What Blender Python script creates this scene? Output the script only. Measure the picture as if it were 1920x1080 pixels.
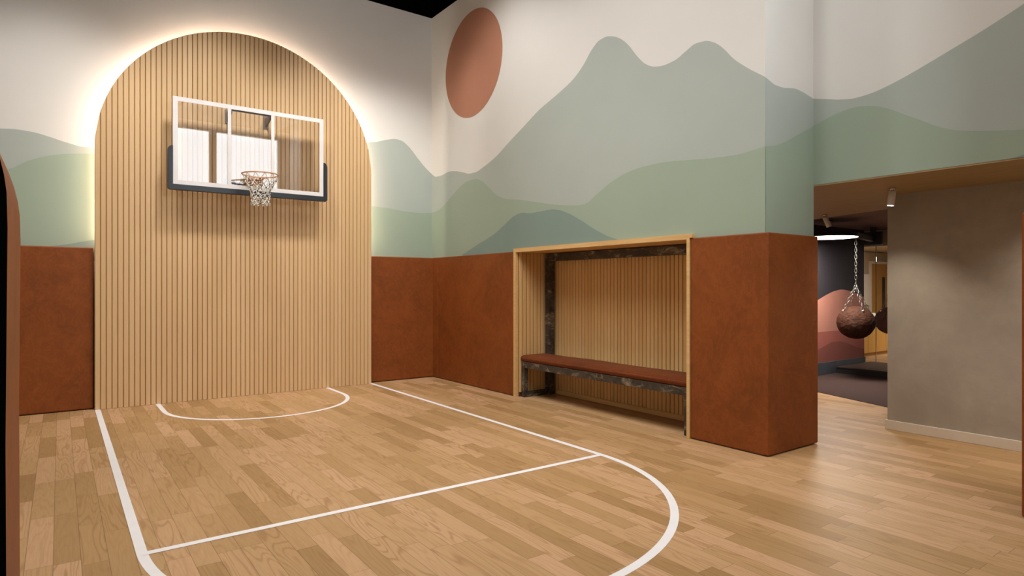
import bpy, bmesh, math, random
from mathutils import Vector, Matrix, noise
R = math.radians
scene = bpy.context.scene
C = scene.collection
for o in list(bpy.data.objects): bpy.data.objects.remove(o)

# ------------------------------------------------------------------ camera
CAM_H = 1.4
cd = bpy.data.cameras.new('camera'); cam = bpy.data.objects.new('camera', cd); C.objects.link(cam)
cd.sensor_width = 36.0; cd.lens = 1172.0/1920.0*36.0; cd.clip_start = 0.05; cd.clip_end = 100
cd.shift_y = -2.0/1920.0
cam.location = (0, 0, CAM_H); cam.rotation_euler = (R(90), 0, R(-35.886))
scene.camera = cam
# ------------------------------------------------------------------ world, exposure, lights
w = bpy.data.worlds.new('world'); scene.world = w; w.use_nodes = True
w.node_tree.nodes['Background'].inputs[0].default_value = (0.9, 0.85, 0.8, 1)
w.node_tree.nodes['Background'].inputs[1].default_value = 0.05
vs = scene.view_settings
vs.view_transform = 'Standard'; vs.look = 'None'; vs.gamma = 1.0; vs.exposure = 0.0; vs.use_curve_mapping = False

def light(kind, name, loc, target, power, color=(1, .975, .945), **kw):
    l = bpy.data.lights.new(name, kind); l.energy = power; l.color = color
    for k, v in kw.items(): setattr(l, k, v)
    o = bpy.data.objects.new(name, l); C.objects.link(o); o.location = loc
    d = Vector(target) - Vector(loc); o.rotation_euler = d.to_track_quat('-Z', 'Y').to_euler()
    return o
# ceiling floods of the court, hung high above
light('AREA', 'court_flood', (1.9, 4.3, 5.45), (1.9, 4.3, 0), 120, shape='RECTANGLE', size=2.2, size_y=4.0, spread=R(120))
light('AREA', 'entry_flood', (3.2, 0.6, 5.3), (3.4, 1.2, 0), 16, shape='RECTANGLE', size=2.5, size_y=2.0, spread=R(150))
# spots thrown on the hoop wall
for hx, hp in ((0.0, 200), (1.55, 235), (3.2, 235)):
    light('SPOT', 'hoop_spot', (hx, 6.75, 5.35), (hx-.1, 8.7, 1.7), hp, spot_size=R(84), spot_blend=.9, shadow_soft_size=.2)
light('SPOT', 'hoop_spot', (4.15, 6.9, 5.35), (4.0, 8.7, 2.4), 110, spot_size=R(72), spot_blend=.9, shadow_soft_size=.2)
for py in (1.1, -.2):  # fill lights added out of view to brighten the grey wall
    light('SPOT', 'passage_fill', (6.05, py, 2.27), (6.6, py+.1, .6), 52, (1, .92, .80), spot_size=R(110), spot_blend=1.0, shadow_soft_size=.04)
# wall washers of the mural wall
for y, p in ((6.35, 160), (4.5, 105), (3.2, 70)):
    light('SPOT', 'mural_washer', (3.0, y, 5.5), (4.75, y+.1, 2.9), p, spot_size=R(112), spot_blend=1.0, shadow_soft_size=.15)
light('SPOT', 'mural_washer', (3.4, 0.9, 5.5), (5.6, 1.6, 3.0), 78, spot_size=R(115), spot_blend=1.0, shadow_soft_size=.15)

# ------------------------------------------------------------------ node materials
class NT:
    def __init__(s, name):
        s.m = bpy.data.materials.new(name); s.m.use_nodes = True; s.t = s.m.node_tree
        s.b = s.t.nodes['Principled BSDF']
        s.tc = s.t.nodes.new('ShaderNodeTexCoord')
        g = s.t.nodes.new('ShaderNodeNewGeometry'); s.pos = g.outputs['Position']
        s.obj = s.tc.outputs['Object']
    def link(s, a, b): s.t.links.new(a, b)
    def val(s, sock, v):
        if hasattr(v, 'links') or isinstance(v, bpy.types.NodeSocket): s.link(v, sock)
        elif isinstance(v, (tuple, list)) and sock.type == 'RGBA' and len(v) == 3: sock.default_value = (*v, 1)
        else: sock.default_value = v
    def math(s, op, a, b=0.0, c=None):
        n = s.t.nodes.new('ShaderNodeMath'); n.operation = op; s.val(n.inputs[0], a); s.val(n.inputs[1], b)
        if c is not None: s.val(n.inputs[2], c)
        return n.outputs[0]
    def sep(s, v):
        n = s.t.nodes.new('ShaderNodeSeparateXYZ'); s.link(v, n.inputs[0]); return n.outputs
    def comb(s, x, y, z=0.0):
        n = s.t.nodes.new('ShaderNodeCombineXYZ')
        for i, v in enumerate((x, y, z)): s.val(n.inputs[i], v)
        return n.outputs[0]
    def mapv(s, v, scale=(1, 1, 1), loc=(0, 0, 0)):
        n = s.t.nodes.new('ShaderNodeMapping'); s.link(v, n.inputs[0]); n.inputs[3].default_value = scale; n.inputs[1].default_value = loc
        return n.outputs[0]
    def noise(s, v, scale=5, detail=4, rough=.5, dist=0, out='Fac'):
        n = s.t.nodes.new('ShaderNodeTexNoise'); s.link(v, n.inputs['Vector'])
        n.inputs['Scale'].default_value = scale; n.inputs['Detail'].default_value = detail
        n.inputs['Roughness'].default_value = rough; n.inputs['Distortion'].default_value = dist
        return n.outputs[out]
    def white(s, v, out='Value'):
        n = s.t.nodes.new('ShaderNodeTexWhiteNoise'); n.noise_dimensions = '3D'; s.link(v, n.inputs['Vector']); return n.outputs[out]
    def ramp(s, f, stops):
        n = s.t.nodes.new('ShaderNodeValToRGB'); s.link(f, n.inputs[0]); e = n.color_ramp.elements
        while len(e) < len(stops): e.new(.5)
        for i, (p, c) in enumerate(stops):
            e[i].position = p; e[i].color = (*c, 1) if len(c) == 3 else c
        return n.outputs[0]
    def mix(s, f, a, b, mode='MIX'):
        n = s.t.nodes.new('ShaderNodeMix'); n.data_type = 'RGBA'; n.blend_type = mode; n.clamp_factor = True
        s.val(n.inputs[0], f); s.val(n.inputs[6], a); s.val(n.inputs[7], b); return n.outputs[2]
    def bump(s, h, strength=.2, dist=.01):
        n = s.t.nodes.new('ShaderNodeBump'); n.inputs['Strength'].default_value = strength; n.inputs['Distance'].default_value = dist
        s.link(h, n.inputs['Height']); s.link(n.outputs[0], s.b.inputs['Normal'])
    def set(s, **k):
        for n, v in k.items(): s.val(s.b.inputs[n.replace('_', ' ')], v)
        return s

def srgb(r, g, b):
    f = lambda c: (c/255/12.92 if c/255 <= .04045 else ((c/255+.055)/1.055)**2.4)
    return (f(r), f(g), f(b))

def plain(name, col, rough=.5, metal=0.0, var=.04, scale=6, bump=0.0, **k):
    n = NT(name); f = n.noise(n.pos, scale, 3)
    lo = tuple(c*(1-var) for c in col); hi = tuple(min(1, c*(1+var)) for c in col)
    n.set(Base_Color=n.ramp(f, [(.3, lo), (.7, hi)]), Roughness=rough, Metallic=metal, **k)
    if bump: n.bump(n.noise(n.pos, 180, 2), bump, .002)
    return n.m

def emis(name, col, strength):
    n = NT(name); n.set(Base_Color=(.8, .8, .8), Emission_Color=col, Emission_Strength=strength); return n.m

# --- oak plank floor (planks run along Y)
def mat_floor():
    n = NT('oak_planks'); x, y, z = n.sep(n.pos)
    W = .1162
    u = n.math('DIVIDE', n.math('ADD', x, .0272), W); row = n.math('FLOOR', u)
    fu = n.math('FRACT', u)
    rr = n.white(n.comb(row, 3.1, 7.7)); L = n.math('ADD', .55, n.math('MULTIPLY', n.white(n.comb(row, 9.1, 1.7)), .35))
    v = n.math('DIVIDE', n.math('ADD', y, n.math('MULTIPLY', rr, 3.0)), L); seg = n.math('FLOOR', v); fv = n.math('FRACT', v)
    pid = n.comb(row, seg, 2.5); r1 = n.white(pid); r2 = n.white(n.comb(seg, row, 8.5)); r3 = n.white(n.comb(row, seg, 5.5))
    # plank tone
    tone = n.ramp(r1, [(0, srgb(160, 124, 80)), (.25, srgb(175, 138, 93)), (.6, srgb(186, 148, 104)), (1, srgb(198, 157, 118))])
    # cathedral grain: rings centred somewhere on each plank, drawn out along its length
    off = n.math('MULTIPLY', r2, 40.0); off2 = n.math('MULTIPLY', r3, 60.0)
    gv = n.comb(n.math('ADD', n.math('MULTIPLY', x, 10.0), off), n.math('ADD', n.math('MULTIPLY', y, 1.0), off2), 0.0)
    g1 = n.noise(gv, .6, 2, .45, .25)
    rings = n.math('FRACT', n.math('MULTIPLY', g1, 17.0))
    rings = n.math('ABSOLUTE', n.math('SUBTRACT', rings, .5))          # 0..0.5 triangle
    rings = n.ramp(rings, [(.02, (1, 1, 1)), (.22, (0, 0, 0))])
    fine = n.noise(n.comb(n.math('ADD', n.math('MULTIPLY', x, 60.0), off), n.math('ADD', n.math('MULTIPLY', y, 2.5), off2), 0.0), 2.2, 3, .6)
    fine = n.ramp(fine, [(.35, (0, 0, 0)), (.7, (1, 1, 1))])
    amt = n.math('MULTIPLY', n.math('ADD', .12, n.math('MULTIPLY', r3, .42)), rings)
    c = n.mix(amt, tone, srgb(140, 98, 55))
    c = n.mix(n.math('MULTIPLY', fine, .14), c, srgb(150, 108, 62))
    # seams
    e1 = n.math('MINIMUM', fu, n.math('SUBTRACT', 1.0, fu)); e2 = n.math('MINIMUM', fv, n.math('SUBTRACT', 1.0, fv))
    s1 = n.math('LESS_THAN', e1, .013); s2 = n.math('LESS_THAN', e2, .0022)
    seam = n.math('MAXIMUM', s1, s2)
    c = n.mix(n.math('MULTIPLY', seam, .55), c, srgb(92, 60, 32))
    n.set(Base_Color=c, Roughness=n.math('ADD', .44, n.math('MULTIPLY', fine, .12)), Specular_IOR_Level=.30)
    n.bump(n.math('SUBTRACT', n.math('MULTIPLY', fine, .2), seam), .12, .002)
    return n.m

def mat_wood(name, c0, c1, c2, axis=0, pitch=.0557, origin=0.0, rough=.5):
    """pale timber, grain up the length (z), each slat its own tone"""
    n = NT(name); xyz = n.sep(n.pos)
    cell = n.math('FLOOR', n.math('DIVIDE', n.math('SUBTRACT', xyz[axis], origin), pitch))
    r = n.white(n.comb(cell, 1.3, 4.4))
    g = n.noise(n.comb(n.math('ADD', n.math('MULTIPLY', xyz[axis], 45.0), n.math('MULTIPLY', r, 30.0)), n.math('MULTIPLY', xyz[1-axis], 45.0), n.math('MULTIPLY', xyz[2], 1.6)), 1.6, 4, .6, .3)
    c = n.ramp(r, [(0, c0), (.5, c1), (1, c2)])
    c = n.mix(n.math('MULTIPLY', n.ramp(g, [(.35, (0, 0, 0)), (.72, (1, 1, 1))]), .17), c, tuple(v*.6 for v in c0))
    n.set(Base_Color=c, Roughness=rough, Specular_IOR_Level=.35)
    n.bump(g, .06, .002)
    return n.m

def mat_board(name, c0, c1, axis='Y'):
    n = NT(name)
    sc = {'X': (2, 40, 40), 'Y': (40, 2, 40), 'Z': (40, 40, 2)}[axis]
    g = n.noise(n.mapv(n.pos, sc), 1.0, 4, .6, .3)
    n.set(Base_Color=n.ramp(g, [(.3, c0), (.7, c1)]), Roughness=.5, Specular_IOR_Level=.35); n.bump(g, .05, .002)
    return n.m

def mat_leather(name, dark, mid, lite, rough=.5, weave=False):
    n = NT(name)
    big = n.noise(n.pos, 2.2, 8, .62, .6); blot = n.noise(n.pos, 7, 6, .65, 1.2)
    c = n.ramp(big, [(.15, dark), (.5, mid), (.9, lite)])
    c = n.mix(n.math('MULTIPLY', n.ramp(blot, [(.5, (0, 0, 0)), (.75, (1, 1, 1))]), .35), c, lite)
    # faint rubbed streaks
    st = n.noise(n.mapv(n.pos, (4, 4, 3)), 1.2, 9, .75, 3.5)
    c = n.mix(n.math('MULTIPLY', n.ramp(st, [(.5, (0, 0, 0)), (.54, (1, 1, 1)), (.58, (0, 0, 0))]), .22), c, tuple(v*1.5 for v in lite))
    n.set(Base_Color=c, Roughness=rough, Specular_IOR_Level=.25)
    if weave:
        x, y, z = n.sep(n.pos)
        h = n.math('MULTIPLY', n.math('SINE', n.math('MULTIPLY', n.math('ADD', x, y), 420.0)), n.math('SINE', n.math('MULTIPLY', n.math('SUBTRACT', x, y), 420.0)))
        n.bump(h, .8, .004)
    else: n.bump(n.noise(n.pos, 90, 5, .6), .12, .003)
    return n.m

def mat_steel():
    n = NT('blackened_steel')
    a = n.noise(n.pos, 9, 8, .7, .4); b = n.noise(n.mapv(n.pos, (1, 1, 2), (5, 3, 1)), 5, 7, .72, .8)
    c = n.ramp(a, [(.3, srgb(38, 34, 31)), (.55, srgb(72, 66, 60)), (.75, srgb(96, 88, 78))])
    c = n.mix(n.ramp(b, [(.52, (0, 0, 0)), (.66, (1, 1, 1))]), c, srgb(150, 138, 118))
    n.set(Base_Color=c, Roughness=n.ramp(a, [(.3, (.35,)*3), (.7, (.6,)*3)]), Metallic=.35)
    n.bump(a, .15, .003)
    return n.m

def mat_concrete():
    n = NT('grey_plaster')
    a = n.noise(n.pos, 1.6, 9, .62, .3); b = n.noise(n.mapv(n.pos, (1, 1, 1.6)), 8, 8, .7)
    c = n.ramp(a, [(.32, srgb(158, 148, 135)), (.55, srgb(171, 161, 147)), (.75, srgb(183, 173, 159))])
    c = n.mix(n.math('MULTIPLY', n.ramp(b, [(.4, (0, 0, 0)), (.75, (1, 1, 1))]), .25), c, srgb(148, 138, 124))
    n.set(Base_Color=c, Roughness=.75); n.bump(b, .08, .004)
    return n.m

def mat_carpet():
    n = NT('speckled_carpet')
    v = n.noise(n.pos, 160, 2, .8); big = n.noise(n.pos, 3, 3)
    c = n.ramp(v, [(.36, srgb(46, 35, 33)), (.52, srgb(68, 53, 49)), (.64, srgb(94, 77, 71)), (.74, srgb(158, 138, 128))])
    c = n.mix(n.math('MULTIPLY', big, .2), c, srgb(86, 58, 52))
    n.set(Base_Color=c, Roughness=.95, Specular_IOR_Level=.1); n.bump(v, .5, .004)
    return n.m

def mat_glass(name, ior=1.5, tint=(1, 1, 1), rough=0.0):
    n = NT(name); n.set(Base_Color=tint, Roughness=rough, IOR=ior, Transmission_Weight=1.0)
    return n.m

M = {}
M['floor'] = mat_floor()
M['line'] = plain('white_court_paint', srgb(236, 232, 230), .5, var=.02)
M['wall'] = plain('off_white_wall_paint', srgb(220, 217, 211), .8, var=.015, scale=2)
M['mA'] = plain('mural_pale_sage_paint', srgb(170, 178, 170), .8, var=.02, scale=2)
M['mB'] = plain('mural_sage_green_paint', srgb(153, 168, 149), .8, var=.02, scale=2)
M['mC'] = plain('mural_deep_sage_paint', srgb(127, 147, 138), .8, var=.02, scale=2)
M['sun'] = plain('mural_terracotta_paint', srgb(176, 122, 96), .8, var=.03, scale=2)
M['slat'] = mat_wood('pale_oak_slats', srgb(211, 175, 127), srgb(215, 179, 132), srgb(219, 184, 138), 0, .0557, .32)
M['slaty'] = mat_wood('pale_oak_slats_alcove', srgb(212, 170, 112), srgb(218, 177, 119), srgb(223, 184, 127), 1, .0557, 3.74)
M['slatx'] = mat_wood('pale_oak_slats_alcove_side', srgb(212, 170, 112), srgb(218, 177, 119), srgb(223, 184, 127), 0, .0557, 4.745)
M['groove'] = plain('red_brown_groove_stain', srgb(150, 92, 50), .7)
M['groovedark'] = plain('dark_brown_groove_stain', srgb(86, 50, 26), .8)
M['frame'] = mat_board('oak_frame', srgb(206, 164, 104), srgb(222, 184, 128), 'Y')
M['soffit'] = mat_board('oak_veneer_soffit', srgb(150, 126, 88), srgb(170, 145, 104), 'Y')
M['leather'] = mat_leather('tan_leather', srgb(102, 54, 22), srgb(128, 67, 27), srgb(146, 82, 36))
M['cushion'] = mat_leather('tan_woven_leather', srgb(98, 46, 18), srgb(120, 58, 24), srgb(140, 72, 32), .5, True)
M['steel'] = mat_steel()
M['concrete'] = mat_concrete()
M['skirt'] = plain('cream_skirting_paint', srgb(220, 208, 190), .45)
M['black'] = plain('black_ceiling_paint', (.0012, .0012, .0012), 1.0, Specular_IOR_Level=0.0)
M['unlitface'] = plain('unlit_face_black', (.003, .003, .003), .95, Specular_IOR_Level=0.0)  # shade on the divider's unlit face, put into the colour
M['rubber'] = plain('black_rubber_padding', (.008, .010, .014), .36)
M['whitemetal'] = plain('white_powder_coat', srgb(222, 217, 214), .4)
M['bracket'] = plain('bronze_bracket_paint', srgb(120, 104, 88), .5)
M['rim'] = plain('tan_rim_paint', srgb(206, 160, 122), .4)
M['net'] = plain('cream_net_cord', srgb(226, 220, 208), .8)
M['netdark'] = plain('black_net_knot', (.02, .02, .022), .7)
M['chrome'] = plain('polished_steel', (.75, .73, .7), .18, 1.0)
M['chain'] = plain('galvanised_chain', (.28, .26, .24), .4, 1.0)
M['boardglass'] = mat_glass('backboard_glass', 1.62)
M['pane'] = mat_glass('partition_glass', 1.45)
M['led'] = emis('warm_led_strip', (1, .87, .70), 62)
M['carpet'] = mat_carpet()
M['dark'] = plain('black_platform_vinyl', srgb(34, 34, 36), .45)
M['plattop'] = mat_board('dark_brown_platform_top', srgb(56, 43, 38), srgb(70, 54, 47), 'Y')
M['bluegrey'] = plain('blue_grey_skirting', srgb(78, 84, 90), .5)
M['gymdark'] = plain('aubergine_wall_paint', srgb(48, 42, 48), .8)
M['pink1'] = plain('mural_pink_paint', srgb(206, 140, 120), .8, var=.02)
M['pink2'] = plain('mural_rose_paint', srgb(176, 100, 86), .8, var=.02)
M['pink3'] = plain('mural_brick_rose_paint', srgb(146, 82, 70), .8, var=.02)
M['gymceil'] = plain('dark_brown_ceiling_paint', srgb(128, 104, 96), .9)
M['blackmetal'] = plain('black_powder_coat', (.02, .02, .022), .45, .3)
M['ochre'] = mat_board('honey_oak_veneer', srgb(186, 140, 66), srgb(204, 158, 82), 'Z')
M['cream'] = plain('cream_wall_paint', srgb(190, 178, 156), .8)
M['white'] = plain('white_paper', srgb(236, 232, 228), .8)
M['windowlight'] = emis('frosted_daylight_pane', (.90, .95, 1), 7)
M['lampglow'] = emis('lamp_diffuser', (1, .95, .88), 9)
M['spotglow'] = emis('spot_lamp_lens', (1, .95, .88), 14)
def mat_ball():
    n = NT('crinkled_brown_leather'); a = n.noise(n.obj, 11, 8, .65, 1.5)
    n.set(Base_Color=n.ramp(a, [(.3, srgb(48, 27, 18)), (.7, srgb(88, 53, 36))]), Roughness=.72, Specular_IOR_Level=.18)
    n.bump(a, .8, .03); return n.m
M['ball'] = mat_ball()

# ------------------------------------------------------------------ mesh helpers
def add_box(bm, x0, x1, y0, y1, z0, z1, mi=0):
    vs_ = [bm.verts.new(p) for p in ((x0,y0,z0),(x1,y0,z0),(x1,y1,z0),(x0,y1,z0),(x0,y0,z1),(x1,y0,z1),(x1,y1,z1),(x0,y1,z1))]
    for f in ((0,3,2,1),(4,5,6,7),(0,1,5,4),(1,2,6,5),(2,3,7,6),(3,0,4,7)):
        bm.faces.new([vs_[i] for i in f]).material_index = mi
def add_prism(bm, pts, axis, a, b, mi=0, mside=None):
    """pts: 2-D outline; extruded along axis from a to b"""
    def P(u, v, t): return {0: (t, u, v), 1: (u, t, v), 2: (u, v, t)}[axis]
    A = [bm.verts.new(P(u, v, a)) for u, v in pts]; B = [bm.verts.new(P(u, v, b)) for u, v in pts]
    fs = [bm.faces.new(A), bm.faces.new(list(reversed(B)))]
    for f in fs: f.material_index = mi
    n = len(pts)
    for i in range(n):
        f = bm.faces.new([A[i], B[i], B[(i+1) % n], A[(i+1) % n]]); f.material_index = mi if mside is None else mside
def add_tube(bm, pts, r, n=8, closed=False, mi=0):
    pts = [Vector(p) for p in pts]; m = len(pts); rings = []
    up = Vector((0, 0, 1)); prev = None
    for i, p in enumerate(pts):
        if closed: d = pts[(i+1) % m]-pts[i-1]
        else: d = pts[min(i+1, m-1)]-pts[max(i-1, 0)]
        d.normalize()
        if prev is None:
            a = d.cross(up if abs(d.z) < .9 else Vector((1, 0, 0))).normalized()
        else:
            a = prev - d*prev.dot(d); a.normalize()
        prev = a; b = d.cross(a)
        rr = r[i] if isinstance(r, (list, tuple)) else r
        rings.append([bm.verts.new(p+(a*math.cos(2*math.pi*k/n)+b*math.sin(2*math.pi*k/n))*rr) for k in range(n)])
    rng = range(m if closed else m-1)
    for i in rng:
        A, B = rings[i], rings[(i+1) % m]
        for k in range(n):
            f = bm.faces.new([A[k], A[(k+1) % n], B[(k+1) % n], B[k]]); f.material_index = mi; f.smooth = True
    if not closed:
        bm.faces.new(list(reversed(rings[0]))).material_index = mi; bm.faces.new(rings[-1]).material_index = mi
def add_lathe(bm, prof, loc=(0,0,0), n=32, mi=0, mat=None):
    """prof: (r, z) list, about Z through loc"""
    mat = mat or Matrix(); rings = []
    for r, z in prof:
        if r < 1e-6: rings.append([bm.verts.new(mat @ Vector((0, 0, z)) + Vector(loc))])
        else: rings.append([bm.verts.new(mat @ Vector((r*math.cos(2*math.pi*k/n), r*math.sin(2*math.pi*k/n), z)) + Vector(loc)) for k in range(n)])
    for A, B in zip(rings, rings[1:]):
        for k in range(n):
            a = [A[k % len(A)], A[(k+1) % len(A)]] if len(A) > 1 else [A[0]]
            b = [B[(k+1) % len(B)], B[k % len(B)]] if len(B) > 1 else [B[0]]
            f = bm.faces.new(a+b); f.smooth = True; f.material_index = mi
def obj(name, bm, mats, parent=None, bevel=0.0, seg=3, loc=None, smooth=False):
    bmesh.ops.recalc_face_normals(bm, faces=bm.faces)
    me = bpy.data.meshes.new(name); 
    if loc is not None: bmesh.ops.translate(bm, verts=bm.verts, vec=-Vector(loc))
    bm.to_mesh(me); bm.free()
    if not isinstance(mats, (list, tuple)): mats = [mats]
    for m in mats: me.materials.append(M[m])
    o = bpy.data.objects.new(name, me); C.objects.link(o)
    if loc is not None: o.location = loc
    if parent is not None:
        o.parent = parent
        if loc is None: o.matrix_parent_inverse = Matrix.Translation(parent.location).inverted() if parent.parent is None else Matrix()
        else: o.location = Vector(loc)
    if smooth:
        for p in me.polygons: p.use_smooth = True
    if bevel:
        md = o.modifiers.new('bevel', 'BEVEL'); md.width = bevel; md.segments = seg; md.limit_method = 'ANGLE'; md.angle_limit = R(40)
    return o
def tag(o, label=None, cat=None, group=None, kind=None):
    if label: o['label'] = label
    if cat: o['category'] = cat
    if group: o['group'] = group
    if kind: o['kind'] = kind
    return o
def thing(name, loc, label, cat, group=None):
    o = bpy.data.objects.new(name, None); C.objects.link(o); o.location = loc; o.empty_display_size = .1
    return tag(o, label, cat, group)
def child(name, bm, mats, parent, **k):      # bm is in world coordinates, parents sit untransformed apart from a location
    o = obj(name, bm, mats, None, **k); o.parent = parent
    bpy.context.view_layer.update()
    o.matrix_parent_inverse = parent.matrix_world.inverted()
    return o
def struct(name, bm, mats, **k): return tag(obj(name, bm, mats, **k), kind='structure')
def BM(): return bmesh.new()

def smooth_curve(p, n=6):
    """shape-preserving cubic through the points (no overshoot)"""
    p = sorted(set((round(a, 4), b) for a, b in p))
    q = [p[0]]
    for a in p[1:]:
        if a[0]-q[-1][0] > 1e-3: q.append(a)
    x = [a[0] for a in q]; y = [a[1] for a in q]; m = len(q)
    h = [x[i+1]-x[i] for i in range(m-1)]; d = [(y[i+1]-y[i])/h[i] for i in range(m-1)]
    t = [0.0]*m; t[0] = d[0]; t[-1] = d[-1]
    for i in range(1, m-1):
        if d[i-1]*d[i] > 0:
            w1 = 2*h[i]+h[i-1]; w2 = h[i]+2*h[i-1]; t[i] = (w1+w2)/(w1/d[i-1]+w2/d[i])
    out = []
    for i in range(m-1):
        for k in range(n):
            u = k/n; h00 = 2*u**3-3*u*u+1; h10 = u**3-2*u*u+u; h01 = -2*u**3+3*u*u; h11 = u**3-u*u
            out.append((x[i]+u*h[i], h00*y[i]+h10*h[i]*t[i]+h01*y[i+1]+h11*h[i]*t[i+1]))
    out.append((x[-1], y[-1])); return out

# key planes of the place (metres)
YB = 8.71      # back wall
XR = 4.743     # mural wall
YC = 2.97      # near face of the column
XH = 5.498     # wall over the opening
ZH = 2.303     # underside over the opening
ZC = 5.625     # ceiling
XL = -1.6; YR = -1.0
PAD = 1.851
ZG = 2.37      # ceiling of the gym beyond
XG = 6.616     # grey wall
EOFF = .0015

def hills(bm, axis, plane, sgn, layers, zlow):
    """flat painted hills: each layer a thin coat a hair in front of the one before it"""
    for mi, pts, k in layers:
        pts = smooth_curve(pts, 6)
        off = plane - sgn*EOFF*k
        top = [bm.verts.new((p[0], off, p[1]) if axis == 1 else (off, p[0], p[1])) for p in pts]
        low = [bm.verts.new((p[0], off, zlow) if axis == 1 else (off, p[0], zlow)) for p in pts]
        for i in range(len(pts)-1):
            bm.faces.new([low[i], low[i+1], top[i+1], top[i]]).material_index = mi

# painted outlines of the mural, metres on each wall
BACK_A = [(-1.6, 3.011), (-0.523, 3.111), (-0.383, 3.122), (-0.239, 3.113), (-0.092, 3.081), (0.059, 3.04), (0.216, 3.012), (0.32, 3.013), (3.682, 3.531), (3.765, 3.544), (4.002, 3.617), (4.124, 3.642), (4.222, 3.629), (4.347, 3.55), (4.498, 3.393), (4.625, 3.268), (4.743, 3.176)]
BACK_B = [(-1.6, 2.582), (-0.453, 2.682), (-0.287, 2.787), (-0.092, 2.871), (0.112, 2.919), (0.32, 2.939), (3.682, 2.603), (3.765, 2.596), (4.002, 2.585), (4.247, 2.558), (4.498, 2.55), (4.743, 2.563)]
BACK_C = [(-0.082, 1.857), (-0.029, 1.868), (0.088, 1.888), (0.188, 1.916), (0.32, 1.944), (0.659, 1.984), (1.59, 1.795)]
RIGHT_A = [(8.71, 3.175), (8.564, 3.113), (8.4, 3.109), (8.175, 3.133), (8.001, 3.115), (7.79, 3.069), (7.587, 3.018), (7.43, 3.014), (7.24, 3.053), (6.95, 3.138), (6.608, 3.292), (6.319, 3.416), (5.994, 3.559), (5.636, 3.669), (5.363, 3.768), (5.188, 3.885), (5.049, 4.015), (4.941, 4.074), (4.849, 4.082), (4.759, 4.061), (4.632, 3.997), (4.51, 3.889), (4.391, 3.741), (4.277, 3.627), (4.154, 3.566), (4.035, 3.547), (3.91, 3.557), (3.788, 3.601), (3.672, 3.64), (3.568, 3.631), (3.466, 3.584), (3.376, 3.506), (3.272, 3.384), (3.138, 3.267), (2.97, 3.142)]
RIGHT_B = [(8.71, 2.563), (8.541, 2.577), (8.31, 2.644), (8.088, 2.754), (7.876, 2.848), (7.668, 2.913), (7.45, 2.922), (7.278, 2.874), (7.093, 2.758), (6.88, 2.621), (6.675, 2.554), (6.35, 2.502), (6.046, 2.442), (5.678, 2.37), (5.414, 2.334), (5.238, 2.32), (5.14, 2.33), (4.998, 2.398), (4.772, 2.506), (4.557, 2.573), (4.353, 2.603), (4.078, 2.609), (3.77, 2.583), (3.484, 2.555), (3.221, 2.542), (3.089, 2.554), (2.97, 2.566)]
RIGHT_C = [(7.79, 1.867), (7.393, 1.986), (6.95, 2.115), (6.675, 2.238), (6.51, 2.31), (6.337, 2.339), (6.166, 2.316), (5.989, 2.317), (5.761, 2.323), (5.624, 2.304), (5.439, 2.243), (5.238, 2.152), (4.998, 2.026), (4.816, 1.946), (4.65, 1.894)]
COL_A = [(4.743, 3.142), (4.808, 3.122), (4.9, 3.102), (4.995, 3.102), (5.105, 3.117), (5.204, 3.129), (5.304, 3.124), (5.423, 3.106), (5.498, 3.095)]
COL_B = [(4.743, 2.566), (4.887, 2.593), (5.022, 2.638), (5.218, 2.724), (5.498, 2.847)]
HEAD_A = [(2.97, 3.095), (2.834, 3.057), (2.725, 3.028), (2.605, 3.011), (2.489, 3.018), (2.351, 3.046), (2.217, 3.087), (2.09, 3.132), (1.908, 3.202), (1.737, 3.268), (1.575, 3.337), (1.452, 3.394), (1.335, 3.456), (-1.0, 4.056)]
HEAD_B = [(2.97, 2.847), (2.849, 2.888), (2.725, 2.92), (2.605, 2.934), (2.475, 2.914), (2.351, 2.865), (2.217, 2.783), (2.09, 2.706), (1.967, 2.629), (1.873, 2.589), (1.737, 2.555), (1.575, 2.527), (1.452, 2.508), (1.335, 2.494), (-1.0, 2.494)]
HEAD_C = [(1.544, 2.316), (1.498, 2.32), (1.452, 2.331), (1.335, 2.355), (-1.0, 2.355)]
GYM_A = [(9.13, 1.059), (9.437, 1.135), (9.679, 1.204), (9.928, 1.279), (10.168, 1.333), (10.394, 1.357), (10.665, 1.334), (10.892, 1.29), (11.16, 1.226)]
GYM_B = [(9.13, 0.686), (9.674, 0.69), (10.065, 0.691), (10.342, 0.688), (10.787, 0.662), (11.16, 0.633)]
GYM_C = [(9.13, 0.377), (9.437, 0.391), (9.679, 0.424), (9.861, 0.465), (10.065, 0.507), (10.273, 0.514), (10.558, 0.473), (10.816, 0.403), (11.16, 0.338)]

# ------------------------------------------------------------------ floor with its court lines
bm = BM(); add_box(bm, XL-.1, 20, YR-.1, 12, -.1, 0)
def strip(bm, pts, w, z, mi):                      # flat painted line, w wide, centred on pts
    L = []; Rr = []
    for i, p in enumerate(pts):
        a = Vector(pts[max(i-1, 0)]); b = Vector(pts[min(i+1, len(pts)-1)]); d = (b-a).normalized(); nrm = Vector((-d.y, d.x))
        L.append(bm.verts.new((p[0]+nrm.x*w/2, p[1]+nrm.y*w/2, z))); Rr.append(bm.verts.new((p[0]-nrm.x*w/2, p[1]-nrm.y*w/2, z)))
    for i in range(len(pts)-1):
        bm.faces.new([Rr[i], Rr[i+1], L[i+1], L[i]]).material_index = mi
cx, rr = 2.005, 1.655; lw = .052
pts = [(cx-rr, 8.60), (cx-rr, 3.8)] + [(cx-rr*math.cos(a), 3.8-rr*math.sin(a)) for a in [math.pi*i/64 for i in range(1, 64)]] + [(cx+rr, 3.8), (cx+rr, 8.60)]
strip(bm, pts, lw, .0012, 1)
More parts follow.
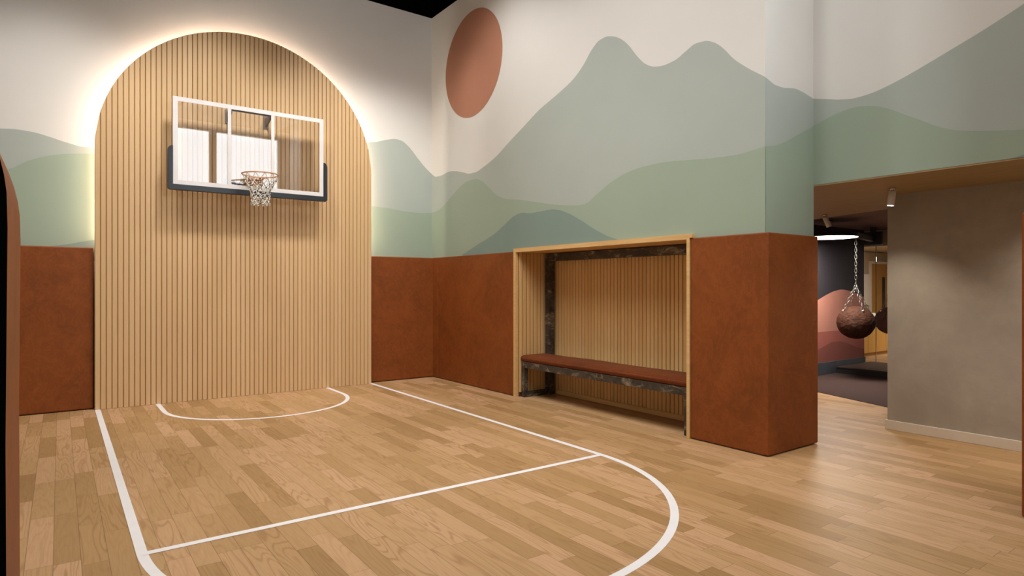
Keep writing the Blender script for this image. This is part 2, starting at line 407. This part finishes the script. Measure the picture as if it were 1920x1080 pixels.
strip(bm, [(cx-rr, 3.787), (cx+rr, 3.787)], .05, .0020, 1)
cx2, r2 = 1.98, 1.03
pts = [(cx2-r2, 8.60), (cx2-r2, 7.97)] + [(cx2-r2*math.cos(a), 7.97-r2*math.sin(a)) for a in [math.pi*i/48 for i in range(1, 48)]] + [(cx2+r2, 7.97), (cx2+r2, 8.60)]
strip(bm, pts, .05, .0012, 1)
struct('floor', bm, ['floor', 'line'])

# ------------------------------------------------------------------ walls and ceiling
bm = BM(); add_box(bm, XL-.1, XR+.1, YB, YB+.15, 0, ZC)
hills(bm, 1, YB, 1, [(1, BACK_A, 1), (2, BACK_B, 2), (3, BACK_C, 3)], 1.7)
struct('wall_back', bm, ['wall', 'mA', 'mB', 'mC'])

bm = BM()
add_box(bm, XR, XH, YC, 3.70, 0, ZC)                 # column
add_box(bm, XR, XH, 6.47, YB, 0, ZC)
add_box(bm, XR, XH, 3.70, 6.47, 1.892, ZC)
add_box(bm, 5.34, XH, 3.70, 6.47, 0, 1.892)
add_box(bm, XR, XH, .35, 1.21, 0, ZC)                # matching column on the near side of the opening
hills(bm, 0, XR, 1, [(1, RIGHT_A, 1), (2, RIGHT_B, 2)], 1.847)
hills(bm, 0, XR, 1, [(3, RIGHT_C, 3)], 1.847)
hills(bm, 1, YC, 1, [(1, COL_A, 1), (2, COL_B, 2)], 1.75)
# painted sun
cyc, czc, rc = 7.52, 4.568, .75
ring = [bm.verts.new((XR-EOFF*1.4, cyc+rc*math.cos(2*math.pi*i/96), czc+rc*math.sin(2*math.pi*i/96))) for i in range(96)]
bm.faces.new(ring).material_index = 4
struct('wall_right', bm, ['wall', 'mA', 'mB', 'mC', 'sun'])

bm = BM(); add_box(bm, XH, XH+.16, YR, YC, ZH+.012, ZC)
hills(bm, 0, XH, 1, [(1, HEAD_A, 1), (2, HEAD_B, 2), (3, HEAD_C, 3)], ZH+.012)
struct('wall_header', bm, ['wall', 'mA', 'mB', 'mC'])

bm = BM(); add_box(bm, XL-.15, XL, YR, YB, 0, ZC); struct('wall_left', bm, 'wall')
# near wall behind the camera, with two tall frosted windows
bm = BM()
wx = [(1.55, 3.11), (3.28, 4.82)]; wz = (3.55, 5.40)
add_box(bm, XL-.15, XH, YR-.2, YR, 0, wz[0]); add_box(bm, XL-.15, XH, YR-.2, YR, wz[1], ZC)
for a, b in ((XL-.15, wx[0][0]), (wx[0][1], wx[1][0]), (wx[1][1], XH)): add_box(bm, a, b, YR-.2, YR, wz[0], wz[1])
struct('wall_front', bm, 'wall')
for i, (a, b) in enumerate(wx):
    bm = BM(); add_box(bm, a, b, YR-.13, YR-.11, wz[0], wz[1]); struct('window_%d' % (i+1), bm, 'windowlight')
bm = BM(); add_box(bm, XL-.15, XH+.16, YR-.2, YB+.15, ZC, ZC+.1); struct('ceiling', bm, 'black')

# soffit over the passage, slanting far edge, then the lower-lit gym ceiling
bm = BM(); add_prism(bm, [(XH, YR), (9.0-2.7, YR), (7.0, YR), (7.0, 1.19), (8.236, 4.56), (8.9, 6.4), (8.9, YB), (XH, YB)], 2, ZH, ZH+.012)
struct('trim_1', bm, 'soffit')
bm = BM(); add_box(bm, XH+.16, 11.389, YR, 12, ZG, ZG+.1); struct('ceiling_gym', bm, 'gymceil')
bm = BM(); add_box(bm, 11.3895, 20, YR, 12, ZG+.02, ZG+.1); struct('ceiling_far', bm, 'cream')
bm = BM(); add_prism(bm, [(7.0, 1.19), (7.03, 1.18), (8.266, 4.55), (8.236, 4.56)], 2, ZH, ZG); struct('trim_2', bm, 'gymceil')
bm = BM(); add_box(bm, XG, XG+.14, YR, 2.825, 0, ZH); struct('wall_grey', bm, 'concrete')
bm = BM()
add_prism(bm, [(XG-.016, YR), (XG-.001, YR), (XG-.001, 2.826), (XG+.14, 2.826), (XG+.14, 2.842), (XG-.016, 2.842)], 2, 0, .092)
struct('baseboard_grey', bm, 'skirt', bevel=.003)

# ------------------------------------------------------------------ padded leather wall mats
def pad_box(name, x0, x1, y0, y1, label, z0=.008, z1=PAD, bev=.014):
    bm = BM(); add_box(bm, x0, x1, y0, y1, z0, z1)
    return tag(obj(name, bm, 'leather', bevel=bev, seg=4), label, 'wall pad')
pad_box('wall_pad', -1.55, .315, 8.605, 8.695, 'tan leather wall pad on the hoop wall, left of the slatted arch')
pad_box('wall_pad', 3.67, 4.738, 8.605, 8.695, 'tan leather wall pad between the slatted arch and the room corner')
pad_box('wall_pad', 4.706, 4.740, 8.443, 8.6045, 'narrow strip of tan leather padding tucked in the room corner', bev=.006)
pad_box('wall_pad', 4.710, 4.740, 6.470, 8.437, 'dark tan leather wall pad on the mural wall, left of the bench alcove', bev=.008)
def l_pad(y_in, y_out, label, top_round=0.0):
    s = 1 if y_in > y_out else -1
    bm = BM(); t = .03
    pts = [(4.710, y_in), (4.710, y_out), (5.492, y_out), (5.492, y_out+s*.045), (4.741, y_out+s*.045), (4.741, y_in)]
    add_prism(bm, pts, 2, .008, PAD)
    return tag(obj('wall_pad', bm, 'leather', bevel=.012, seg=4), label, 'wall pad')
l_pad(3.705, 2.922, 'tan leather pad wrapped round the corner of the column right of the bench')
l_pad(.38, 1.257, 'tan leather pad on the near column, a sliver at the right edge')

# rounded leather-edged divider close on the left
x0, x1, zt, rad = -1.35, -.107, 2.18, .58
n = 20; out = [(x0, .0)]
prof = [(x1, 0.0), (x1-.002, .5), (x1-.004, 1.0), (x1, 1.55)]
out += prof
for i in range(1, n+1):
    a = math.pi/2*i/n; out.append((x1-rad+rad*math.cos(a), 1.594+rad*math.sin(a)))
for i in range(n+1):
    a = math.pi/2*(1-i/n); out.append((x0+rad-rad*math.cos(a), 1.594+rad*math.sin(a)))
t = thing('padded_divider', (-.7, 2.3, 0), 'tall rounded divider with tan leather edge and near face blackened for shade, at the left edge', 'divider')
bm = BM(); add_prism(bm, out, 1, 2.03, 2.68); child('leather_edge', bm, 'leather', t)
bm = BM(); add_prism(bm, out, 1, 2.0, 2.0295); child('face_board', bm, 'unlitface', t)  # near face gets no light, so its darkness is painted black

# ------------------------------------------------------------------ slatted arch behind the hoop
t = thing('slatted_arch_panel', (1.99, 8.6, 0), 'tall arched panel of vertical pale oak slats, glowing round its edge, behind the hoop', 'wall panel')
ax0, ax1 = .32, 3.66; acx = (ax0+ax1)/2; ar = (ax1-ax0)/2; azs = 2.985
def arch_z(x):
    d = abs(x-acx); return azs + math.sqrt(max(0, ar*ar-d*d))
bm = BM(); pitch = .0557; ns = 60; wv = .0522
for i in range(ns):
    a = ax0 + pitch*i + (pitch-wv)/2; b = a+wv
    m = .006
    k = 4
    # front face with chamfered long edges and a top that follows the arch
    xs = [a, a+m, b-m, b]; ys = [8.540, 8.530, 8.530, 8.540]
    cols = []
    for x, y in zip(xs, ys):
        z = arch_z(min(max(x, ax0+.002), ax1-.002)) - .004
        cols.append((bm.verts.new((x, y, .002)), bm.verts.new((x, y, z)), bm.verts.new((x, 8.553, .002)), bm.verts.new((x, 8.553, z))))
    for p, q in zip(cols, cols[1:]):
        bm.faces.new([p[0], q[0], q[1], p[1]]); bm.faces.new([p[1], q[1], q[3], p[3]]); bm.faces.new([p[2], p[3], q[3], q[2]])
    for p in (cols[0], cols[-1]): bm.faces.new([p[0], p[1], p[3], p[2]])
child('slats', bm, 'slat', t)
def arch_outline(r_in, x0, x1, n=48, zb=.002):
    r = ar - r_in
    return [(acx-r, zb)] + [(acx-r*math.cos(math.pi*i/n), azs+r*math.sin(math.pi*i/n)) for i in range(n+1)] + [(acx+r, zb)]
bm = BM(); add_prism(bm, arch_outline(.004, 0, 0), 1, 8.5535, 8.572); child('backing_board', bm, 'groove', t)
bm = BM()
r = ar-.105
pts = [(acx-r, 8.60, 1.9)] + [(acx-r*math.cos(math.pi*i/64), 8.60, azs+r*math.sin(math.pi*i/64)) for i in range(65)] + [(acx+r, 8.60, 1.9)]
add_tube(bm, pts, .009, 6); child('led_strip', bm, 'led', t)
bm = BM()
for x in (.7, 1.6, 2.4, 3.3): add_box(bm, x-.02, x+.02, 8.5725, 8.702, .1, 2.9)
child('batten', bm, 'groove', t)

# ------------------------------------------------------------------ basketball hoop
t = thing('basketball_hoop', (1.97, 8.27, 2.6), 'glass basketball backboard with white border, black lower padding and netted rim', 'basketball hoop')
bx0, bx1, bz0, bz1, by = 1.074, 2.862, 2.609, 3.643, 8.27
bm = BM(); add_box(bm, bx0+.004, bx1-.004, by, by+.012, bz0+.004, bz1-.004)
child('backboard', bm, 'boardglass', t)
g = t.children[0]
bw = .052
bm = BM()
def fr(x0_, x1_, z0_, z1_, ya=by-.004, yb=by+.030): add_box(bm, x0_, x1_, ya, yb, z0_, z1_)
# outer border as an extruded ring wrapped round the glass edge
def frame_ring(bm, x0, x1, z0, z1, w, ya, yb):
    o_ = [(x0, z0), (x1, z0), (x1, z1), (x0, z1)]; i_ = [(x0+w, z0+w), (x1-w, z0+w), (x1-w, z1-w), (x0+w, z1-w)]
    V = lambda p, y: bm.verts.new((p[0], y, p[1]))
    oa = [V(p, ya) for p in o_]; ia = [V(p, ya) for p in i_]; ob = [V(p, yb) for p in o_]; ib = [V(p, yb) for p in i_]
    for k in range(4):
        j = (k+1) % 4
        bm.faces.new([oa[k], oa[j], ia[j], ia[k]]); bm.faces.new([ob[k], ib[k], ib[j], ob[j]])
        bm.faces.new([oa[k], ob[k], ob[j], oa[j]]); bm.faces.new([ia[k], ia[j], ib[j], ib[k]])
frame_ring(bm, bx0, bx1, bz0, bz1, bw, by-.006, by-.0005)
o = child('border', bm, 'whitemetal', t)
bm = BM()
frame_ring(bm, bx0, bx1, bz0, bz1, .022, by+.0125, by+.035)
o = child('rear_frame', bm, 'whitemetal', t)
for x in (1.690, 2.205):
    bm = BM(); add_box(bm, x-.018, x+.022, by-.005, by-.0005, bz0+bw, bz1-bw)
    child('centre_bar', bm, 'whitemetal', t)
# padding: U with rounded upper ends
px0, px1, pz0 = 1.020, 2.914, 2.545
def padding_outline():
    zt = 3.062; q = .06; w = px0; inn = bx0+.001
    pts = [(px0+.02, pz0), (px1-.02, pz0), (px1, pz0+.02)]
    pts += [(px1-(1-math.cos(a))*(px1-bx1)*.95, zt-q+math.sin(a)*q) for a in [math.pi/2*i/8 for i in range(9)]]
    pts += [(bx1-.001, zt), (bx1-.001, bz0+.001), (bx0+.001, bz0+.001), (bx0+.001, zt)]
    pts += [(px0+(1-math.cos(a))*(bx0-px0)*.95, zt-q+math.sin(a)*q) for a in [math.pi/2*(1-i/8) for i in range(9)]]
    pts += [(px0, pz0+.02)]
    return pts
bm = BM(); add_prism(bm, padding_outline(), 1, by-.014, by+.05)
child('padding', bm, 'rubber', t, bevel=.006)
# wall brackets
for x in (1.72, 2.19):
    bm = BM()
    add_prism(bm, [(by+.036, 3.60), (8.5295, 3.60), (8.5295, 3.50), (8.49, 3.50), (by+.036, 3.56)], 0, x-.012, x+.012)
    add_box(bm, x-.03, x+.03, 8.5175, 8.5295, 3.47, 3.64)
    child('wall_bracket', bm, 'bracket', t)
    bm = BM(); add_box(bm, x-.012, x+.012, by+.05, 8.5295, 2.66, 2.70); add_box(bm, x-.03, x+.03, 8.5175, 8.5295, 2.6, 2.76)
    child('wall_bracket', bm, 'bracket', t)
bm = BM(); add_box(bm, 1.735, 2.175, by+.036, by+.075, 3.588, 3.602); child('cross_rail', bm, 'blackmetal', t)
bm = BM(); add_box(bm, 1.735, 2.175, by+.036, by+.075, 2.66, 2.70); child('cross_rail', bm, 'blackmetal', t)
# rim with plate, braces, net hooks
rx, ry, rz, rr_ = 1.968, 7.915, 2.760, .206
bm = BM(); add_tube(bm, [(rx+rr_*math.cos(2*math.pi*i/48), ry+rr_*math.sin(2*math.pi*i/48), rz) for i in range(48)], .009, 10, True)
add_box(bm, rx-.09, rx+.09, by-.062, by-.0065, rz-.012, rz+.004)
add_box(bm, rx-.09, rx+.09, by-.012, by-.0065, rz-.10, rz+.004)
add_prism(bm, [(ry+.16, rz-.008), (by-.012, rz-.008), (by-.012, rz-.09)], 0, rx-.085, rx-.077)
add_prism(bm, [(ry+.16, rz-.008), (by-.012, rz-.008), (by-.012, rz-.09)], 0, rx+.077, rx+.085)
for s in (-1, 1): add_tube(bm, [(rx+s*.085, by-.03, rz-.005), (rx+s*.13, ry+.18, rz-.004)], .007, 6)
rim = child('rim', bm, 'rim', t)
# net: twelve cords crossing in a narrowing diamond mesh with black flecks at the knots
bm = BM(); N = 12
levels = [(rz-.006, .206), (rz-.075, .176), (rz-.125, .150), (rz-.17, .130), (rz-.215, .116), (rz-.26, .107), (rz-.30, .104), (rz-.335, .106), (rz-.37, .110)]
def nd(l, k):
    z, q = levels[l]; a = 2*math.pi*(k+.5*(l % 2))/N; return Vector((rx+q*math.cos(a), ry+q*math.sin(a), z))
for l in range(len(levels)-1):
    for k in range(N):
        A = nd(l, k)
        for B in (nd(l+1, k), nd(l+1, k-1 if l % 2 == 0 else k+1)):
            seg = 5
            P = [A.lerp(B, j/seg) for j in range(seg+1)]
            for j in range(seg):
                mi = 1 if (l > 0 and j == 2 and (k+l) % 2) else 0
                add_tube(bm, [P[j], P[j+1]], .0054 if l else .0038, 5, mi=mi)
        if l: 
            add_tube(bm, [A+Vector((0, 0, .009)), A-Vector((0, 0, .009))], .0085, 6, mi=(1 if (k+l) % 3 == 0 else 0))
child('net', bm, ['net', 'netdark'], rim)

# ------------------------------------------------------------------ bench alcove in the mural wall
t = thing('bench_alcove', (5.0, 5.08, 0), 'pale oak framed alcove lined with vertical slats, recessed in the mural wall', 'alcove')
ya, yb_, zt = 3.703, 6.467, 1.890
bm = BM()
add_prism(bm, [(3.709, .001), (ya+.038, .001), (ya+.038, zt-.05), (yb_-.05, zt-.05), (yb_-.05, .001), (yb_, .001), (yb_, zt), (3.676, zt), (3.676, 1.853), (3.709, 1.853)], 0, 4.700, 5.335)
child('frame', bm, 'frame', t)
def slat_run(bm, axis, a, b, front, back, z0, z1, p=.0557, w=.0485):
    n = int((b-a)/p+.5); p = (b-a)/n
    for i in range(n):
        u0 = a+p*i+(p-w)/2; u1 = u0+w
        if axis == 1:      # runs along Y, faces -X
            add_prism(bm, [(front+.004, u0), (front, u0+.004), (front, u1-.004), (front+.004, u1), (back, u1), (back, u0)], 2, z0, z1)
        else:              # runs along X, faces -Y
            add_prism(bm, [(u0, front+.004), (u0+.004, front), (u1-.004, front), (u1, front+.004), (u1, back), (u0, back)], 2, z0, z1)
bm = BM(); slat_run(bm, 1, ya+.039, yb_-.051, 5.27, 5.29, .06, zt-.052); child('back_slats', bm, 'slaty', t)
bm = BM(); add_box(bm, 5.291, 5.334, ya+.039, yb_-.051, .002, zt-.052); child('back_board', bm, 'groovedark', t)
bm = BM(); slat_run(bm, 0, 4.745, 5.268, 6.395, 6.409, .06, zt-.052); child('side_slats', bm, 'slatx', t)
bm = BM(); add_box(bm, 4.745, 5.269, 6.4095, 6.4165, .002, zt-.052); child('side_board', bm, 'groovedark', t)
bm = BM(); add_box(bm, 5.262, 5.2905, ya+.039, 6.394, .002, .058); child('skirting', bm, 'frame', t)

# ------------------------------------------------------------------ steel bench with leather seat
t = thing('bench', (4.98, 5.08, 0), 'tan leather bench on a blackened steel frame with tall rear posts, inside the alcove', 'bench')
fy0, fy1 = 3.762, 6.380; fx0, fx1 = 4.765, 5.235; q = .06
for y in (fy0, fy1-q):
    bm = BM(); add_box(bm, fx0, fx0+q, y, y+q, .001, .455); child('leg', bm, 'steel', t, bevel=.003)
for y in (fy0, fy1-.09):
    bm = BM(); add_box(bm, fx1-.085, fx1, y, y+.09, .001, 1.83); child('rear_post', bm, 'steel', t, bevel=.003)
for y in (fy0, fy1-q):
    bm = BM(); add_box(bm, fx0+q+.0005, fx1-.0855, y, y+q, .001, .06); child('floor_runner', bm, 'steel', t, bevel=.003)
    bm = BM(); add_box(bm, fx0+q+.0005, fx1-.0855, y, y+q, .375, .455); child('side_rail', bm, 'steel', t, bevel=.003)
bm = BM(); add_box(bm, fx0, fx0+q, fy0+q+.0005, fy1-q-.0005, .375, .455); child('front_rail', bm, 'steel', t, bevel=.003)
bm = BM(); add_box(bm, fx1-.085, fx1, fy0+.0905, fy1-.0905, 1.735, 1.83); child('top_rail', bm, 'steel', t, bevel=.003)
bm = BM(); add_box(bm, fx1-.085, fx1-.025, fy0+.0905, fy1-.0905, .375, .455); child('rear_rail', bm, 'steel', t, bevel=.003)
# cushion: pillowed slab with rounded ends
bm = BM(); nx, ny = 14, 60; sx0, sx1, sy0, sy1 = 4.752, 5.148, 3.765, 6.388
grid = {}
for side in (0, 1):
    for i in range(nx+1):
        for j in range(ny+1):
            u = i/nx*2-1; v = j/ny*2-1
            uu = math.copysign(1-(1-abs(u))**1.6, u); vv = math.copysign(1-(1-abs(v))**1.35, v)
            dx = 1-abs(uu); dy = (1-abs(vv))*(sy1-sy0)/2/.10
            e = min(1, min(dx/.35, dy)); h = math.sqrt(max(0, 1-(1-e)**2))
            x = (sx0+sx1)/2+uu*(sx1-sx0)/2; y = (sy0+sy1)/2+vv*(sy1-sy0)/2
            z = .498 + (.044*h if side == 0 else -.042*min(1, h*1.6)) + (.003*math.sin(y*5) if side == 0 else 0)*h
            if (i in (0, nx) or j in (0, ny)):
                if side == 1: grid[1, i, j] = grid[0, i, j]; continue
                z = .498
            grid[side, i, j] = bm.verts.new((x, y, z))
    for i in range(nx):
        for j in range(ny):
            fv = [grid[side, i, j], grid[side, i+1, j], grid[side, i+1, j+1], grid[side, i, j+1]]
            f = bm.faces.new(fv); f.smooth = True
child('seat_cushion', bm, 'cushion', t)

# ------------------------------------------------------------------ gym beyond the opening
bm = BM(); add_prism(bm, [(7.03, 1.25), (8.166, 4.36), (8.55, 5.4), (8.9, 6.35), (11.6, 6.35), (11.6, 1.25)], 2, .0005, .006)
tag(obj('carpet', bm, 'carpet'), 'brown speckled gym carpet between the oak floor and the low black platform', 'carpet')
# wing wall with a dusky pink mural
GY = 5.14
bm = BM(); add_box(bm, 8.9, 11.16, GY, GY+.12, .007, ZG)
hills(bm, 1, GY, 1, [(1, GYM_A, 1), (2, GYM_B, 2), (3, GYM_C, 3)], .01)
struct('wall_gym', bm, ['gymdark', 'pink1', 'pink2', 'pink3'])
bm = BM(); add_box(bm, 10.19, 11.175, GY-.018, GY-.006, .1135, .205); add_box(bm, 11.1615, 11.175, GY-.006, GY+.10, .1135, .205)
add_box(bm, 8.9, 10.185, GY-.018, GY-.006, .007, .205)
struct('baseboard_gym', bm, 'bluegrey')
t = thing('platform', (10.8, 4, 0), 'low black exercise platform on the carpet beside the pink mural wall', 'platform')
bm = BM(); add_box(bm, 10.19, 11.34, 1.3, GY-.02, .0065, .095); child('base', bm, 'dark', t)
bm = BM(); add_box(bm, 10.18, 11.345, 1.3, GY-.0195, .0955, .112); child('top_board', bm, 'plattop', t)
# glazed partition at the back of the platform
for i, (a, b) in enumerate(((1.3, 5.030), (5.038, 6.5))):
    bm = BM(); add_box(bm, 11.355, 11.367, a, b, .0065, 2.10); struct('window_%d' % (i+3), bm, 'pane')
bm = BM(); add_box(bm, 11.352, 11.370, 5.0305, 5.0375, .0065, 2.10); struct('trim_3', bm, 'blackmetal')
bm = BM(); add_box(bm, 11.33, 11.385, 1.3, 6.5, 2.1005, ZG); struct('trim_4', bm, 'cream')
# beyond the glass
bm = BM(); add_box(bm, 11.6, 20, 8.3, 8.4, 0, ZG); struct('wall_far', bm, 'cream')
bm = BM(); add_box(bm, 20, 20.1, 1, 9, 0, ZG); struct('wall_end', bm, 'cream')
t = thing('door_1', (18.85, 8.28, 0), 'honey oak door with a narrow dark vision panel, seen through the glass', 'door'); t['kind'] = 'structure'
bm = BM(); add_prism(bm, [(18.30, .001), (18.37, .001), (18.37, 2.05), (19.33, 2.05), (19.33, .001), (19.40, .001), (19.40, 2.12), (18.30, 2.12)], 1, 8.25, 8.299); child('door_frame', bm, 'white', t)
bm = BM(); add_box(bm, 18.375, 19.325, 8.262, 8.298, .005, 2.045); child('door_leaf', bm, 'ochre', t)
bm = BM(); add_box(bm, 19.02, 19.19, 8.256, 8.2615, .70, 1.68); child('vision_panel', bm, 'blackmetal', t)
t = thing('cabinet', (14, 6.3, 0), 'low honey oak cabinet behind the glass, under the white towels', 'cabinet')
bm = BM(); add_box(bm, 12.4, 15.6, 6.02, 6.55, .06, .76); child('carcass', bm, 'ochre', t)
bm = BM(); add_box(bm, 12.42, 15.58, 6.05, 6.5, .001, .059); child('plinth', bm, 'ochre', t)
bm = BM(); add_box(bm, 12.38, 15.62, 5.99, 6.56, .7605, .785); child('worktop', bm, 'white', t)
for i in range(4):
    bm = BM(); add_box(bm, 12.42+i*.79, 12.42+i*.79+.78, 6.0, 6.019, .07, .75); child('door', bm, 'ochre', t)
bm = BM()
for k in range(3): add_box(bm, 13.06, 13.46, 6.10, 6.36, .786+k*.045, .786+k*.045+.042)
tag(obj('towel_stack', bm, 'white', bevel=.015), 'folded white towels stacked on the oak cabinet, behind the hanging ball', 'towels')
bm = BM(); add_box(bm, 13.50, 13.72, 6.08, 6.32, .786, .86)
tag(obj('tissue_box', bm, 'white', bevel=.01), 'small white box on the oak cabinet, right of the towel stack', 'box')
bm = BM(); add_box(bm, 17.75, 18.27, 8.24, 8.298, .9, 1.75)
tag(obj('notice_panel', bm, 'white', bevel=.005), 'tall pale panel on the far wall, left of the oak door', 'wall panel')

# lamps
def spot(name, x, y, tilt, axis, label):
    t = thing(name, (x, y, ZH), label, 'spotlight', 'soffit spotlights')
    bm = BM(); add_lathe(bm, [(0, 0), (.030, 0), (.030, -.016), (.012, -.018), (.012, -.03), (0, -.03)], (x, y, ZH-.0005)); child('mount', bm, 'chrome', t)
    rot = Matrix.Rotation(tilt, 3, axis).to_4x4(); p = Vector((x, y, ZH-.028))
    bm = BM(); add_lathe(bm, [(0, 0), (.028, 0), (.031, -.004), (.031, -.135), (.027, -.135), (.027, -.128), (0, -.128)], p, mat=rot); child('lamp_head', bm, 'whitemetal', t)
    bm = BM(); add_lathe(bm, [(0, -.1285), (.0265, -.1285), (.0265, -.134), (0, -.134)], p, mat=rot); child('lens', bm, 'spotglow', t)
    d = rot @ Vector((0, 0, -1)); e = p + d*.15
    l = light('SPOT', 'spot_lamp_light', e, e+d, 58, (1, .90, .76), spot_size=R(120), spot_blend=1.0, shadow_soft_size=.03)
    return t
spot('spotlight', 6.162, 2.588, R(8), Vector((.6, .8, 0)), 'white cylinder spotlight on the timber soffit, beside the grey wall')
spot('spotlight', 7.742, 4.036, R(-24), Vector((.6, .8, 0)), 'white cylinder spotlight tilted towards the dark gym, left of the other')

t = thing('ring_lamp', (9.0, 4.66, 2.13), 'round black pendant lamp with a bright white underside, in the gym', 'ceiling light')
lx, ly, lz = 9.03, 4.66, 2.115
bm = BM(); add_lathe(bm, [(0, .045), (.385, .045), (.40, .03), (.40, 0), (.385, 0), (.385, .006), (0, .006)], (lx, ly, lz), 64); child('housing', bm, 'blackmetal', t)
bm = BM(); add_lathe(bm, [(0, .0055), (.384, .0055), (.384, -.003), (0, -.004)], (lx, ly, lz), 64); child('diffuser', bm, 'lampglow', t)
bm = BM(); add_tube(bm, [(lx, ly, lz+.045), (lx, ly, ZG-.02)], .008, 8); add_lathe(bm, [(0, 0), (.06, 0), (.06, .02), (0, .02)], (lx, ly, ZG-.0205)); child('hanging_rod', bm, 'blackmetal', t)
light('AREA', 'ring_lamp_light', (lx, ly, lz-.02), (lx, ly, 0), 62, (1, .93, .85), shape='DISK', size=.7)

# beam that carries the punching balls
bxx, byy = 9.70, 4.585
t = thing('steel_beam', (10.75, 4.80, 2.15), 'dark steel beam with a square bracket plate, carrying the hanging balls', 'beam')
ba = math.atan2(.23, 1.09)
def along(d, o, z=0): return (bxx+d*math.cos(ba)-o*math.sin(ba), byy+d*math.sin(ba)+o*math.cos(ba))
def bar(d0, d1, o, z0, z1):
    bm = BM(); add_prism(bm, [along(d0, -o), along(d1, -o), along(d1, o), along(d0, o)], 2, z0, z1); return bm
child('bar', bar(-.05, 1.58, .035, 2.135, 2.215), 'blackmetal', t, bevel=.004)
child('bar', bar(1.78, 2.75, .035, 2.135, 2.215), 'blackmetal', t, bevel=.004)
child('bracket_plate', bar(1.04, 1.11, .13, 2.085, 2.295), 'blackmetal', t, bevel=.004)
child('ceiling_hanger', bar(1.05, 1.10, .04, 2.2955, ZG-.001), 'blackmetal', t)
child('ceiling_hanger', bar(2.66, 2.70, .03, 2.2155, ZG+.019), 'blackmetal', t)

def chain(bm, A, B, link=.066, wd=.015, r=.0031):
    A, B = Vector(A), Vector(B); L = (B-A).length; n = max(1, round(L/(link*.78))); d = (B-A).normalized()
    s = d.cross(Vector((0, 0, 1)) if abs(d.z) < .95 else Vector((1, 0, 0))).normalized(); q_ = d.cross(s)
    for i in range(n):
        c = A+(B-A)*((i+.5)/n); side = s if i % 2 else q_
        pts = []
        h = link/2-wd
        for k in range(5): a = math.pi*k/4; pts.append(c+d*(h+wd*math.sin(a))+side*(wd*math.cos(a)))
        for k in range(5): a = math.pi+math.pi*k/4; pts.append(c+d*(-h+wd*math.sin(a))+side*(wd*math.cos(a)))
        add_tube(bm, pts, r, 5, True)
def punching_ball(x, y, label, zc=.866):
    rh, rv = .262, .248; ztop = 2.134; zr = zc+.579
    t = thing('punching_ball', (x, y, zc), label, 'punching ball', 'hanging punching balls')
    bm = BM(); bmesh.ops.create_uvsphere(bm, u_segments=96, v_segments=64, radius=1)
    for v in bm.verts:
        p = v.co.copy(); k = 1 + .018*noise.fractal(p*3.2, 1.0, 2.1, 4) - .03*abs(noise.noise(p*4.5+Vector((3, 1, 7))))
        v.co = Vector((p.x*rh*k+x, p.y*rh*k+y, p.z*rv*k+zc))
    child('ball', bm, 'ball', t, smooth=True)
    bm = BM(); chain(bm, (x, y, ztop), (x, y, zr+.02)); add_tube(bm, [(x+.022*math.cos(a), y, zr+.022*math.sin(a)) for a in [2*math.pi*k/16 for k in range(16)]], .005, 6, True)
    add_tube(bm, [(x+.02*math.cos(a), y, 1.99+.02*math.sin(a)) for a in [2*math.pi*k/16 for k in range(16)]], .004, 6, True)
    child('chain', bm, 'chain', t)
    for k in range(4):
        a = R(234.1+90*k); e = Vector((x+.190*math.cos(a), y+.190*math.sin(a), zc+.176))
        bm = BM(); chain(bm, (x, y, zr-.02), e); child('chain', bm, 'chain', t)
        nrm = Vector((math.cos(a)*.62, math.sin(a)*.62, .8)).normalized()
        bm = BM(); rot = nrm.to_track_quat('Z', 'Y').to_matrix().to_4x4()
        add_lathe(bm, [(0, .02), (.012, .016), (.016, .006), (.022, 0), (.024, -.02), (0, -.02)], e, 16, mat=rot); child('eye_bolt', bm, 'chrome', t)
punching_ball(bxx, byy, 'brown crinkled leather punching ball hanging on chains in the gym, fully in view')
punching_ball(*along(2.40, 0), 'darker brown punching ball half hidden by the edge of the grey wall', .80)
light('AREA', 'rear_room_light', (15.5, 5.0, 2.3), (15.0, 5.6, 0), 190, (1, .9, .75), shape='RECTANGLE', size=3.0, size_y=2.0)
